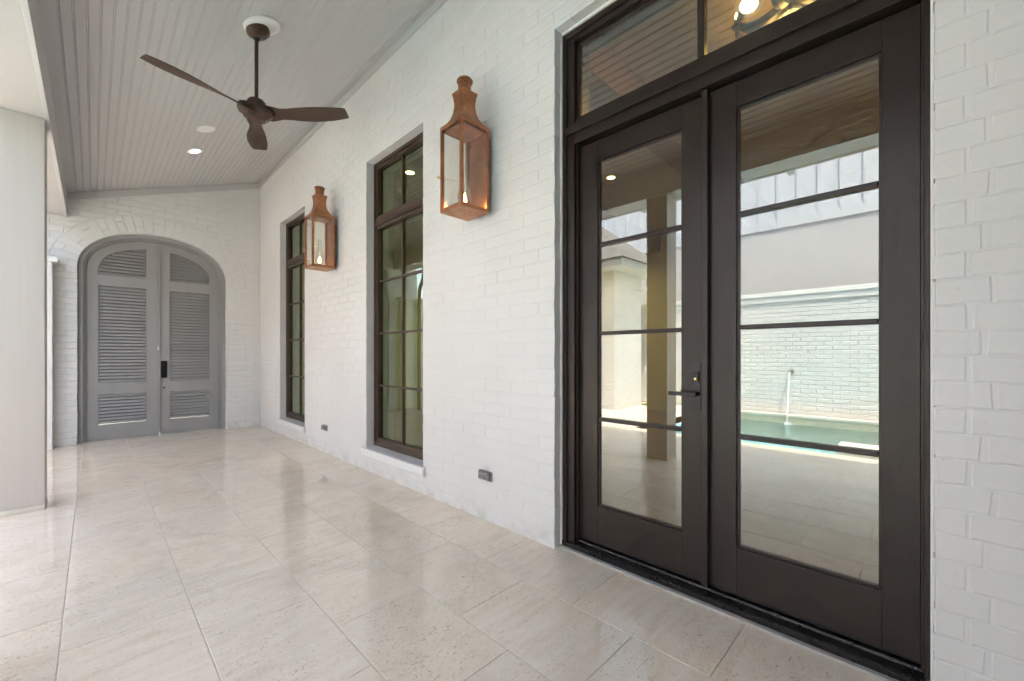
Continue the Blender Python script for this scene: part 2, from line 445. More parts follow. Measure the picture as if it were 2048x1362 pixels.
# ceiling with planks
ceil = empty('ceiling', (-1.1, 4, 3.66)); tag(ceil, kind='structure')
SL = math.hypot(1, .352); nx, nz = -.352 / SL, 1 / SL
def ceil_pt(x, up): return (x + nx * up, CEIL(x) + nz * up)
b = MB(); p0, p1, p2, p3 = ceil_pt(-2.24, .012), ceil_pt(.03, .012), ceil_pt(.03, .05), ceil_pt(-2.24, .05)
b.loft([[(p[0], y, p[1]) for p in (p0, p1, p2, p3)] for y in (-2.62, YF + .02)]).build('backing_board', 'ceiling_grey', ceil)
PW = .0625; n_pl = 36; x = -2.235
for k in range(n_pl):
    xa, xb = x, x + PW; x += PW
    w = PW
    prof = [(xa + .0009, .0135), (xa + .0009, .0030), (xa + .0034, .0), (xa + w * .82, .0), (xa + w * .82 + .0019, .0042), (xa + w * .82 + .0038, .0004), (xb - .006, .0), (xb - .0016, .0006), (xb - .0009, .0030), (xb - .0009, .0135)]
    pts = [ceil_pt(u, h) for u, h in prof]
    MB().loft([[(p[0], y, p[1]) for p in pts] for y in (-2.6, YF + .01)]).build('plank', 'ceiling_grey', ceil)
# trim boards round the ceiling
MB().box(-.022, -.002, -2.6, YF - .002, 3.957, CEIL(-.02) - .004).build('trim_board', 'trim_grey', ceil, bevel=.002)
MB().loft([[(-.022 - a, y, CEIL(-.022 - a) - h) for a, h in ((0, .002), (.055, .002), (.055, .016), (0, .016))] for y in (-2.6, YF - .03)]).build('trim_board', 'trim_grey', ceil)
MB().loft([[(x_, YF - d, z_) for x_, z_ in ((-2.2, CEIL(-2.2) - .004), (-.024, CEIL(-.024) - .004), (-.024, CEIL(-.024) - .094), (-2.2, CEIL(-2.2) - .094))] for d in (.022, .002)]).build('trim_board', 'trim_grey', ceil)
MB().loft([[(-2.196 + a, y, CEIL(-2.196 + a) - h) for a, h in ((0, .002), (.05, .002), (.05, .014), (0, .014))] for y in (-2.6, YF - .03)]).build('trim_board', 'trim_grey', ceil)

# roof slab over porch and house (keeps the high sun off the porch)
rf = MB().loft([[(x_, y, z_) for x_, z_ in ((-2.55, CEIL(-2.55) + .07), (6.4, CEIL(6.4) + .07), (6.4, CEIL(6.4) + .25), (-2.62, CEIL(-2.62) + .16))] for y in (-3.0, YF + .30)]).build('house_roof', 'roofing'); tag(rf, kind='structure')

# unseen wall added behind the camera to block light from the rear
tag(MB().box(-2.78, .0, -2.90, -2.63, -.05, 4.0).build('rear_shade_wall', 'white_brick'), kind='structure')

# ================================================================== HOUSE WALL (x = 0)
frH = lambda u, v, w: (-w, u, v)
DOOR = (-.021, 1.588, 0.0, 3.14); WN2 = (3.012, 4.045, .207, 3.14); WN1 = (5.80, 6.825, .207, 3.14)
HOLES = [DOOR, WN2, WN1]
hw = empty('house_wall', (0, 3.5, 0)); tag(hw, 'long white painted brick wall with the french door and tall windows', 'wall')
e_ = .004
wall_sheet([-6.0, YF + .26], [-.02, 4.12], [(a - e_, b_ + e_, c_ - (e_ if c_ > .01 else .02), d_ + e_) for a, b_, c_, d_ in HOLES], frH, -.0022, -.26).build('wall_core', 'white_brick', hw, recalc=False)
def segsH(v0, v1, k):
    cuts = [(-1.6, YF)]
    out = []
    edges = sorted(set([-1.6, YF] + [h[0] for h in HOLES] + [h[1] for h in HOLES]))
    run = None
    for i in range(len(edges) - 1):
        a, b_ = edges[i], edges[i + 1]; cu = (a + b_) / 2; lo, hi = v0, v1
        for h in HOLES:
            if h[0] < cu < h[1]:
                if h[2] <= v0 + .001 and h[3] >= v1 - .001: lo = hi = None; break
                if h[2] < v1 and h[3] > v0:
                    if h[3] < v1: lo = h[3]
                    elif h[2] > v0: hi = h[2]
        if lo is None: run = None; continue
        if run and abs(run[4] - lo) < 1e-6 and abs(run[5] - hi) < 1e-6: run[1] = run[3] = b_
        else: run = [a, b_, a, b_, lo, hi, None]; out.append(run)
    for r in out:
        if abs(r[1] - DOOR[0]) < 1e-6: r[6] = .078 if k % 2 else .122 + .012 * math.sin(k * 1.7)
    return out
lay_bricks(hw, course_bricks(segsH, 0, 4.0, anchor=.088, rng=random.Random(5), bed=.0038, head=.011), frH, 'white_brick', depth=.076, seed=11, lip=.0017, jit=.0008)

# ================================================================== END WALL with arch (y = YF)
frE = lambda u, v, w: (u, YF - w, v)
AX, AZ, AA, AB = -1.289, 2.33, .8185, .575       # arch centre, spring height, half width, rise
def arc(t, off=0.0):
    """t in 0..pi from the right springing over the top to the left"""
    c, s = math.cos(t), math.sin(t); ex = 2 / 2.15
    px_, pz_ = AA * math.copysign(abs(c) ** ex, c), AB * abs(s) ** ex
    n = Vector((px_ / AA ** 2, pz_ / AB ** 2)); n.normalize()
    return AX + px_ + n.x * off, AZ + pz_ + n.y * off
def arc_x(z, side, off):
    best = None
    for i in range(200):
        t = math.pi / 2 * i / 199; p = arc(t, off)
        if best is None or abs(p[1] - z) < best[0]: best = (abs(p[1] - z), p[0])
    return best[1] if side > 0 else 2 * AX - best[1]
RING = .245
TOPR = arc(math.pi / 2, RING)[1]
ew = empty('end_wall', (-1.2, YF, 0)); tag(ew, 'white painted brick end wall with an arch over the grey gate', 'wall')
core = MB(); NA = 40; EL, ER = -2.78, .0
ts = [math.pi * i / NA for i in range(NA + 1)]
for w, flip in ((-.0065, 0), (-.25, 1)):
    for i in range(NA):
        a, b_ = arc(ts[i], .004), arc(ts[i + 1], .004)
        core.add([frE(a[0], a[1], w), frE(a[0], 4.1, w), frE(b_[0], 4.1, w), frE(b_[0], b_[1], w)], [(0, 1, 2, 3)])
    for u0, u1 in ((EL, AX - AA - .004), (AX + AA + .004, ER)):
        core.add([frE(u0, -.02, w), frE(u1, -.02, w), frE(u1, 4.1, w), frE(u0, 4.1, w)], [(0, 1, 2, 3)])
path = [(AX + AA + .004, -.02)] + [arc(t, .004) for t in ts] + [(AX - AA - .004, -.02)]
for i in range(len(path) - 1):
    a, b_ = path[i], path[i + 1]; core.add([frE(*a, -.0065), frE(*b_, -.0065), frE(*b_, -.25), frE(*a, -.25)], [(0, 1, 2, 3)])
core.add([frE(EL, -.02, -.0065), frE(EL, 4.1, -.0065), frE(EL, 4.1, -.25), frE(EL, -.02, -.25)], [(0, 1, 2, 3)])
core.build('wall_core', 'white_brick', ew, recalc=False)
def segsE(v0, v1, k):
    if v0 >= TOPR: 
        lim = lambda v: EL
        return [(lim(v0), ER, lim(v1), ER, v0, v1, None)]
    if v1 <= AZ + .01: return [(EL, AX - AA, EL, AX - AA, v0, v1, None), (AX + AA, ER, AX + AA, ER, v0, v1, None)]
    f = lambda v, sd: AX + sd * (arc_x(max(v, AZ), 1, RING + .008) - AX) if v < TOPR else AX
    return [(EL, max(EL, f(v0, -1)), EL, max(EL, f(v1, -1)), v0, v1, None), (f(v0, 1), ER, f(v1, 1), ER, v0, v1, None)]
eb = course_bricks(segsE, 0, 3.99, anchor=-.47 + .125, rng=random.Random(6))
NV = 29
for i in range(NV):
    t0, t1 = math.pi * (i + .04) / NV, math.pi * (i + .96) / NV
    a, b_, c_, d_ = arc(t0, .002), arc(t0, RING), arc(t1, RING), arc(t1, .002)
    if i % 2: eb.append([a, b_, c_, d_])
    else:
        s = .36 + .3 * ((i // 2) % 2); L = lambda p, q, f: (p[0] + (q[0] - p[0]) * f, p[1] + (q[1] - p[1]) * f)
        eb.append([a, L(a, b_, s - .015), L(d_, c_, s - .015), d_]); eb.append([L(a, b_, s + .015), b_, c_, L(d_, c_, s + .015)])
lay_bricks(ew, eb, frE, 'white_brick', depth=.08, seed=12, jit=.0022, lip=.005)

# low courtyard wall running out from the pier
cw = empty('courtyard_wall', (-3.9, 7.66, 0)); tag(cw, 'low white brick courtyard wall with a flat cap beside the gate', 'wall')
MB().box(-5.58, -2.322, 7.67, 7.95, -.05, 2.33).build('wall_core', 'white_brick', cw)
MB().box(-5.57, -2.27, 7.63, 7.98, 2.33, 2.39).build('cap', 'sill_paint', cw, bevel=.006)
q = course_bricks(lambda a, b, k: [(-5.57, -2.318, -5.57, -2.318, a, b, None)], 0, 2.33, anchor=-2.318, rng=random.Random(8))
lay_bricks(cw, q, lambda u, v, w: (u, 7.665 - w, v), 'white_brick', depth=.02, limit=60, seed=13)
q = course_bricks(lambda a, b, k: [(7.665, YF - .002, 7.665, YF - .002, a, b, None)], 0, 2.33, anchor=7.79, rng=random.Random(9))
lay_bricks(cw, q, lambda u, v, w: (-2.318 + w, u, v), 'white_brick', depth=.02, limit=60, seed=14)

# ================================================================== PORCH BEAM, COLUMNS, GUTTER
bm_ = empty('porch_beam', (-2.33, 2, 2.965)); tag(bm_, 'painted header beam along the open side of the porch resting on columns', 'beam')
SOF = 2.968
MB().box(-2.475, -2.223, -2.62, YF - .004, SOF + .004, CEIL(-2.5) + .04).build('core', 'beam_paint', bm_)
MB().box(-2.222, -2.196, -2.62, YF - .004, SOF - .006, CEIL(-2.2) - .004).build('face_board', 'trim_grey', bm_, bevel=.002)
MB().box(-2.50, -2.476, -2.62, YF - .004, SOF - .006, CEIL(-2.5) + .04).build('face_board', 'beam_paint', bm_, bevel=.002)
MB().box(-2.4755, -2.2225, -2.62, YF - .004, SOF, SOF + .004).build('soffit', 'beam_paint', bm_)
def column(yc, label):
    c = empty('porch_column', (-2.345, yc, 0)); tag(c, label, 'column', 'porch columns')
    x0, x1, y0, y1 = -2.462, -2.222, yc - .12, yc + .12
    MB().box(x0, x1, y0, y1, .042, SOF - .001).build('shaft', 'column_paint', c, bevel=.003)
    MB().box(x0 - .002, x1 + .002, y0 - .002, y1 + .002, .0, .041).build('base_strip', 'grout', c, bevel=.002)
    return c
column(4.863, 'pale painted square column at the porch edge before the gate')
column(2.15, 'painted square column reflected in the left door glass')
tag(MB().box(-2.47, -2.23, -2.629, -.45, -.02, SOF - .001).build('side_shade_wall', 'white_brick'), kind='structure')  # unseen wall added to shade the house wall right of the door
gt = empty('gutter', (-2.58, 2, 2.98)); tag(gt, 'cream rain gutter with straps along the porch eave', 'gutter')
prof = [(-2.503, 3.11), (-2.503, 2.985), (-2.58, 2.985), (-2.60, 3.03), (-2.632, 3.06), (-2.632, 3.105), (-2.628, 3.105), (-2.628, 3.063), (-2.596, 3.034), (-2.577, 2.989), (-2.507, 2.989), (-2.507, 3.11)]
MB().loft([[(x_, y, z_) for x_, z_ in prof] for y in (-2.62, 7.5)]).build('trough', 'gutter_paint', gt)
for k in range(13):
    y = -2.2 + k * .78
    MB().box(-2.66, -2.5035, y, y + .05, 2.972, 2.984).build('strap', 'gutter_paint', gt)
dp = MB(); dp.smooth = True
dp.tube([(-2.57, 7.30, 2.985), (-2.57, 7.30, 2.86), (-2.575, 7.33, 2.76), (-2.60, 7.42, 2.68), (-2.63, 7.52, 2.62), (-2.64, 7.57, 2.54), (-2.64, 7.58, 2.42), (-2.64, 7.58, .02)], .038, 12)
tag(dp.build('downspout', 'bronze_brown', org=(-2.5, 7.5, 2.4)), 'dark bronze downspout elbow under the gutter end near the gate', 'downspout')

# ================================================================== FRENCH DOOR
fd = empty('french_door', (.1, .78, 0)); tag(fd, 'dark bronze french door with two glazed leaves and a transom above', 'door')
FX = .08
# frame: outer casing, inner stop, head, transom bar and sill
y0, y1 = DOOR[0] - .003, DOOR[1] + .003
LY = (.742, 1.490); RY = (.011, .728)        # leaf extents in y
LZ = (.072, 2.435)
def frame(name, x0, x1, a, b_, c_, d_, bevel=.0015): MB().box(x0, x1, a, b_, c_, d_).build(name, 'bronze', fd, bevel=bevel)
frame('jamb', FX, .24, y1 - .090, y1, .0, 3.136); frame('jamb', FX, .24, y0, y0 + .026, .0, 3.136)
frame('jamb_stop', FX + .022, .16, y1 - .102, y1 - .0902, .05, 2.52); frame('jamb_stop', FX + .022, .16, y0 + .0262, y0 + .034, .05, 2.52)
frame('jamb_edge', FX - .012, FX + .01, y1 - .040, y1 - .0125, .0, 3.127); frame('jamb_edge', FX - .012, FX + .01, y0 + .0125, y0 + .022, .0, 3.127)
frame('head', FX + .001, .24, y0 + .0262, y1 - .0902, 3.062, 3.135)
frame('head_edge', FX - .012, FX + .0005, y0 + .0225, y1 - .0405, 3.092, 3.1265)
frame('transom_bar', FX + .002, .24, y0 + .0262, y1 - .0902, 2.446, 2.574)
frame('transom_ledge', FX - .02, FX + .0015, y0 + .0225, y1 - .0405, 2.505, 2.548)
frame('transom_bead', FX + .012, .13, y0 + .0262, y1 - .0902, 2.5745, 2.598)
frame('transom_bead', FX + .026, .13, y0 + .0262, y1 - .0902, 2.5985, 2.612)
frame('transom_mullion', FX + .02, .15, .752, .784, 2.6125, 3.0615)
frame('transom_stop', FX + .03, .13, y1 - .1165, y1 - .0905, 2.6125, 3.0615); frame('transom_stop', FX + .03, .13, y0 + .0265, y0 + .05, 2.6125, 3.0615)
frame('transom_stop', FX + .03, .13, y0 + .0505, y1 - .117, 3.043, 3.0615)
for a, b_ in ((y0 + .0505, .7515), (.7845, y1 - .117)):
    MB().box(.118, .124, a, b_, 2.6125, 3.0425).build('pane', 'door_glass', fd)
for q_ in ((DOOR[0] - .0035, DOOR[0] + .008, .0, 3.128), (DOOR[1] - .008, DOOR[1] + .0035, .0, 3.128), (DOOR[0] + .0085, DOOR[1] - .0085, 3.128, 3.1435)): MB().box(.058, .0795, *q_).build('caulk_strip', 'sill_paint', fd, bevel=.003)
# threshold
th = MB(); tp = [(.062, .0), (.062, .034), (.070, .040), (.108, .046), (.110, .056), (.118, .056), (.122, .048), (.150, .052), (.152, .064), (.24, .068), (.24, .0)]
th.loft([[(x_, y, z_) for x_, z_ in tp] for y in (y0 + .001, y1 - .001)]).build('threshold', 'sill_black', fd)
MB().box(.036, .0615, y0 + .002, y1 - .002, .0005, .012).build('caulk_strip', 'caulk', fd, bevel=.002)
DX0, DX1 = .128, .172
for q_ in ((y0 + .0265, y0 + .06, .07, 2.444), (y1 - .14, y1 - .0905, .07, 2.444), (y0 + .061, y1 - .141, 2.41, 2.4445)): MB().box(.1735, .18, *q_).build('weather_strip', 'gasket', fd)
def leaf(yr, gl, handle_side):
    lf = MB(); ya, yb = yr; ga, gb = gl; za, zb = LZ; g0, g1 = .283, 2.318
    st = MB().box(DX0, DX1, ya, ga, za, zb).build('leaf', 'bronze', fd, bevel=.0015)
    def sub(n, *a, **k): return MB().box(*a).build(n, k.get('m', 'bronze'), st, bevel=k.get('bevel', .0015))
    sub('stile', DX0, DX1, gb, yb, za, zb)
    sub('rail', DX0 + .0006, DX1, ga + .0004, gb - .0004, za, g0); sub('rail', DX0 + .0006, DX1, ga + .0004, gb - .0004, g1, zb)
    # glazing beads
    bw = .011
    for a in ((ga, ga + bw, g0, g1), (gb - bw, gb, g0, g1), (ga + bw, gb - bw, g0, g0 + bw), (ga + bw, gb - bw, g1 - bw, g1)):
        sub('glazing_bead', DX0 + .010, DX0 + .02, *a)
    zz = [g0] + [.795, 1.300, 1.822] + [g1]
    for z in zz[1:4]: sub('muntin', DX0 + .002, DX0 + .019, ga + bw, gb - bw, z - .011, z + .011, bevel=.004)
    for i in range(4): MB().box(DX0 + .0195, DX0 + .0255, ga + .002, gb - .002, zz[i] + .001, zz[i + 1] - .001).build('pane', 'door_glass', st)
    sub('weather_strip', DX0 + .004, DX1, ya + .001, yb - .001, za - .012, za - .001, m='gasket', bevel=0)
    return st
lL = leaf(LY, (.866, 1.368), 1)
lR = leaf(RY, (.114, .618), 0)
MB().box(DX0 - .034, DX0 - .001, .734, .764, .066, LZ[1] + .006).build('astragal', 'bronze', fd, bevel=.005)
MB().box(DX0 + .002, DX0 + .03, .7285, .7415, .066, LZ[1]).build('weather_strip', 'gasket', fd)
h = MB().box(DX0 - .010, DX0 - .0002, .774, .816, .905, 1.135).build('handle_plate', 'black_metal', lL, bevel=.001)
MB().box(DX0 - .024, DX0 - .0105, .782, .806, 1.040, 1.088).build('lock_case', 'black_metal', lL, bevel=.002)
MB().lathe((DX0 - .0245, .794, 1.056), [(.0001, -.003), (.0055, -.003), (.0065, 0), (.0065, .002)], 20, 'x').build('lock_cylinder', 'brass', lL, smooth=True)
MB().lathe((DX0 - .010, .790, .982), [(.012, 0), (.012, -.042), (.010, -.046)], 18, 'x').build('handle_hub', 'black_metal', lL, smooth=True)
MB().box(DX0 - .060, DX0 - .046, .781, .915, .972, .992).build('lever', 'black_metal', lL, bevel=.002)

# ================================================================== WINDOWS
def window(hole, label):
    ya, yb, za, zb = hole; w = empty('tall_window', (.08, (ya + yb) / 2, za)); tag(w, label, 'window', 'tall casement windows')
    e = -.003; a, b_, c_, d_ = ya + e, yb - e, za + .040, zb - e
    X0 = .084
    def fr_(n, x0, x1, *q, bevel=.0015, m='bronze_brown'): return MB().box(x0, x1, *q).build(n, m, w, bevel=bevel)
    f = .032
    fr_('frame', X0, .17, a, a + f, c_, d_); fr_('frame', X0, .17, b_ - f, b_, c_, d_)
    fr_('frame', X0 + .0005, .17, a + f, b_ - f, d_ - f, d_); fr_('frame', X0 + .0005, .17, a + f, b_ - f, c_, c_ + .045)
    fr_('transom_bar', X0 + .0005, .17, a + f, b_ - f, 2.500, 2.560)
    fr_('transom_groove', X0 - .004, X0, a + f, b_ - f, 2.524, 2.532)
    mid = (a + b_) / 2
    for zs0, zs1, rows in ((c_ + .046, 2.499, 4), (2.561, d_ - f - .001, 1)):
        s = .034; A, B = a + f + .001, b_ - f - .001; S0 = X0 + .010
        sash = MB().box(S0, .15, A, A + s, zs0, zs1).build('sash', 'bronze_brown', w, bevel=.0015)
        def sb(n, *q, m='bronze_brown', bevel=.0015): return MB().box(*q).build(n, m, sash, bevel=bevel)
        sb('stile', S0, .15, B - s, B, zs0, zs1); sb('rail', S0 + .0004, .15, A + s, B - s, zs0, zs0 + s); sb('rail', S0 + .0004, .15, A + s, B - s, zs1 - s, zs1)
        g0, g1 = zs0 + s, zs1 - s
        sb('muntin', S0 + .012, S0 + .028, mid - .011, mid + .011, g0, g1, bevel=.003)
        for k in range(1, rows):
            z = g0 + (g1 - g0) * k / rows
            for q in ((A + s, mid - .0112), (mid + .0112, B - s)): sb('muntin', S0 + .0125, S0 + .0275, q[0], q[1], z - .010, z + .010, bevel=.003)
        for k in range(rows):
            for q in ((A + s - .002, mid), (mid, B - s + .002)):
                MB().box(S0 + .030, S0 + .036, q[0] + .001, q[1] - .001, g0 + (g1 - g0) * k / rows + .0005, g0 + (g1 - g0) * (k + 1) / rows - .0005).build('pane', 'window_glass', sash)
    # outer sill and inner liner
    MB().loft([[(x_, y, z_) for x_, z_ in ((-.034, za - .055), (-.034, za + .006), (.083, za + .027), (.083, za - .02), (.0, za - .055))] for y in (ya - .045, ya + .004, yb - .004, yb + .045)][0::3] if False else
              [[(x_, y, z_) for x_, z_ in ((-.036, za - .046), (-.036, za + .027), (-.0065, za + .030), (-.0065, za - .048))] for y in (ya - .045, yb + .045)]).build('sill', 'sill_paint', w, bevel=.006)
    MB().loft([[(x_, y, z_) for x_, z_ in ((-.006, za - .003), (-.006, za + .0295), (.0835, za + .0395), (.0835, za - .003))] for y in (ya + .001, yb - .001)]).build('sill', 'reveal_grey', w)
    for q in ((a, a + .02, c_, d_), (b_ - .02, b_, c_, d_), (a + .02, b_ - .02, c_, c_ + .02), (a + .02, b_ - .02, d_ - .02, d_)):
        fr_('liner', .1705, .30, *q, m='liner_paint')
    for q in ((a - .09, a - .0005, c_ - .09, d_ + .09), (b_ + .0005, b_ + .09, c_ - .09, d_ + .09), (a - .0004, b_ + .0004, c_ - .09, c_ - .001), (a - .0004, b_ + .0004, d_ + .001, d_ + .09)):
        fr_('casing', .2685, .288, *q, m='liner_paint')
    return w
window(WN2, 'tall bronze gridded window between the two copper lanterns')
window(WN1, 'tall bronze gridded window partly behind the smaller looking far lantern')

# ================================================================== ARCHED LOUVRE GATE
gate = empty('arched_gate', (AX, 8.0, 0)); tag(gate, 'grey arched double gate with louvred panels in the end wall', 'gate')
def arch_band(name, o_out, o_in, ya, yb, m='gate_grey', zb=0.0):
    po = [(AX + AA + o_out, zb)] + [arc(t, o_out) for t in ts] + [(AX - AA - o_out, zb)]
    pi = [(AX + AA + o_in, zb)] + [arc(t, o_in) for t in ts] + [(AX - AA - o_in, zb)]
    mb = MB(); mb.loft([[(o[0], ya, o[1]), (o[0], yb, o[1]), (i[0], yb, i[1]), (i[0], ya, i[1])] for o, i in zip(po, pi)])
    return mb.build(name, m, gate, smooth=True)
arch_band('arch_frame', .0032, -.050, 7.959, 8.12); arch_band('arch_moulding', -.0505, -.062, 7.985, 8.12); arch_band('arch_moulding', -.0625, -.078, 8.015, 8.12)
GY0, GY1 = 8.045, 8.09
arch_band('arch_light_stop', -.060, -.105, 8.1005, 8.125)  # added behind the leaf edges to block daylight at the gap
MB().box(-2.035, -.54, 8.05, 8.095, -.001, .0055).build('gate_sill', 'gate_grey', gate)
def arch_z(x, off):
    t = min(1, abs(x - AX) / (AA + off)); lo, hi = 0.0, math.pi / 2
    for _ in range(40):
        md = (lo + hi) / 2
        if arc(md, off)[0] - AX > abs(x - AX): lo = md
        else: hi = md
    return arc((lo + hi) / 2, off)[1]
def strip(name, xa, xb, zlo, zhi, y0_, y1_, parent, n=8, m='gate_grey', smooth=False):
    mb = MB(); xs_ = [xa + (xb - xa) * i / n for i in range(n + 1)]
    fl = (lambda x: zlo) if not callable(zlo) else zlo; fh = (lambda x: zhi) if not callable(zhi) else zhi
    mb.loft([[(x, y0_, fl(x)), (x, y1_, fl(x)), (x, y1_, fh(x)), (x, y0_, fh(x))] for x in xs_])
    return mb.build(name, m, parent)
topz = lambda x: arch_z(x, -.080)
pant = lambda x: arch_z(x, -.190)
SLATS = 0
def gate_leaf(xa, xb, pa, pb):
    lf = strip('gate_leaf', xa, pa, .009, topz, GY0, GY1, gate)
    strip('stile', pb, xb, .009, topz, GY0, GY1, lf)
    strip('rail', pa, pb, .009, .215, GY0 + .0005, GY1, lf, 1); strip('rail', pa, pb, .630, .793, GY0 + .0005, GY1, lf, 1); strip('rail', pa, pb, 2.135, 2.285, GY0 + .0005, GY1, lf, 1)
    strip('rail', pa, pb, pant, topz, GY0 + .0005, GY1, lf, 14)
    pz = .046
    for z0, z1 in ((.215, .630), (.793, 2.135), (2.285, 2.74)):
        z = z0 + .010 + (.006 if z0 < .5 else 0)
        while z < z1 - .012:
            a, b_ = pa + .001, pb - .001
            if z0 > 2.2:
                # trim the slat where the arched rail cuts it
                xs_ = [a + (b_ - a) * i / 60 for i in range(61)]; ok = [x for x in xs_ if pant(x) > z + .020]
                if len(ok) < 4: break
                a, b_ = ok[0] - .006 * (ok[0] > a), ok[-1] + .006 * (ok[-1] < b_)
            mb = MB(); t = .006
            mb.loft([[(x, GY0 + .003 + t, z - .004), (x, GY0 + .003, z - .004), (x, GY0 + .017, z + .028), (x, GY0 + .017 + t, z + .028)] for x in (a, b_)])
            mb.build('slat', 'gate_grey', lf); z += pz
    strip('backing_board', pa - .02, pb + .02, .2195, 2.30, GY1 + .0005, GY1 + .008, lf, 1)  # board added behind the louvres to keep daylight from leaking through
    strip('backing_board', pa - .02, pb + .02, 2.302, lambda x: topz(x) - .03, GY1 + .0005, GY1 + .008, lf, 12)
    # thin beads round the panels
    for z0, z1 in ((.215, .630), (.793, 2.135)):
        for q in ((pa - .006, pa + .001, z0 - .006, z1 + .006), (pb - .001, pb + .006, z0 - .006, z1 + .006), (pa + .001, pb - .001, z0 - .006, z0 + .001), (pa + .001, pb - .001, z1 - .001, z1 + .006)):
            MB().box(q[0], q[1], GY0 - .003, GY0 + .003, q[2], q[3]).build('bead', 'gate_grey', lf)
    return lf
gl_ = gate_leaf(-2.028, -1.272, -1.913, -1.417); gr_ = gate_leaf(-1.262, -.548, -1.152, -.667)
strip('meeting_strip', -1.290, -1.262, .03, lambda x: arch_z(x, -.084), GY0 - .018, GY0 - .0005, gate, 2)
MB().box(-1.252, -1.184, GY0 - .012, GY0 - .0003, .838, 1.090).build('handle_plate', 'black_metal', gr_, bevel=.002)
MB().box(-1.232, -1.204, GY0 - .045, GY0 - .033, .89, 1.03).build('pull', 'black_metal', gr_, bevel=.003)
for z in (.9, 1.02): MB().box(-1.226, -1.210, GY0 - .034, GY0 - .011, z - .006, z + .006).build('pull_post', 'black_metal', gr_)
MB().lathe((-1.218, GY0 - .0003, .690), [(.013, 0), (.013, -.008), (.006, -.010)], 16, 'y').build('key_hole', 'black_metal', gr_)
MB().box(-1.292, -1.278, GY0 - .024, GY0 - .0185, 1.255, 1.30).build('latch', 'white_plastic', gate)

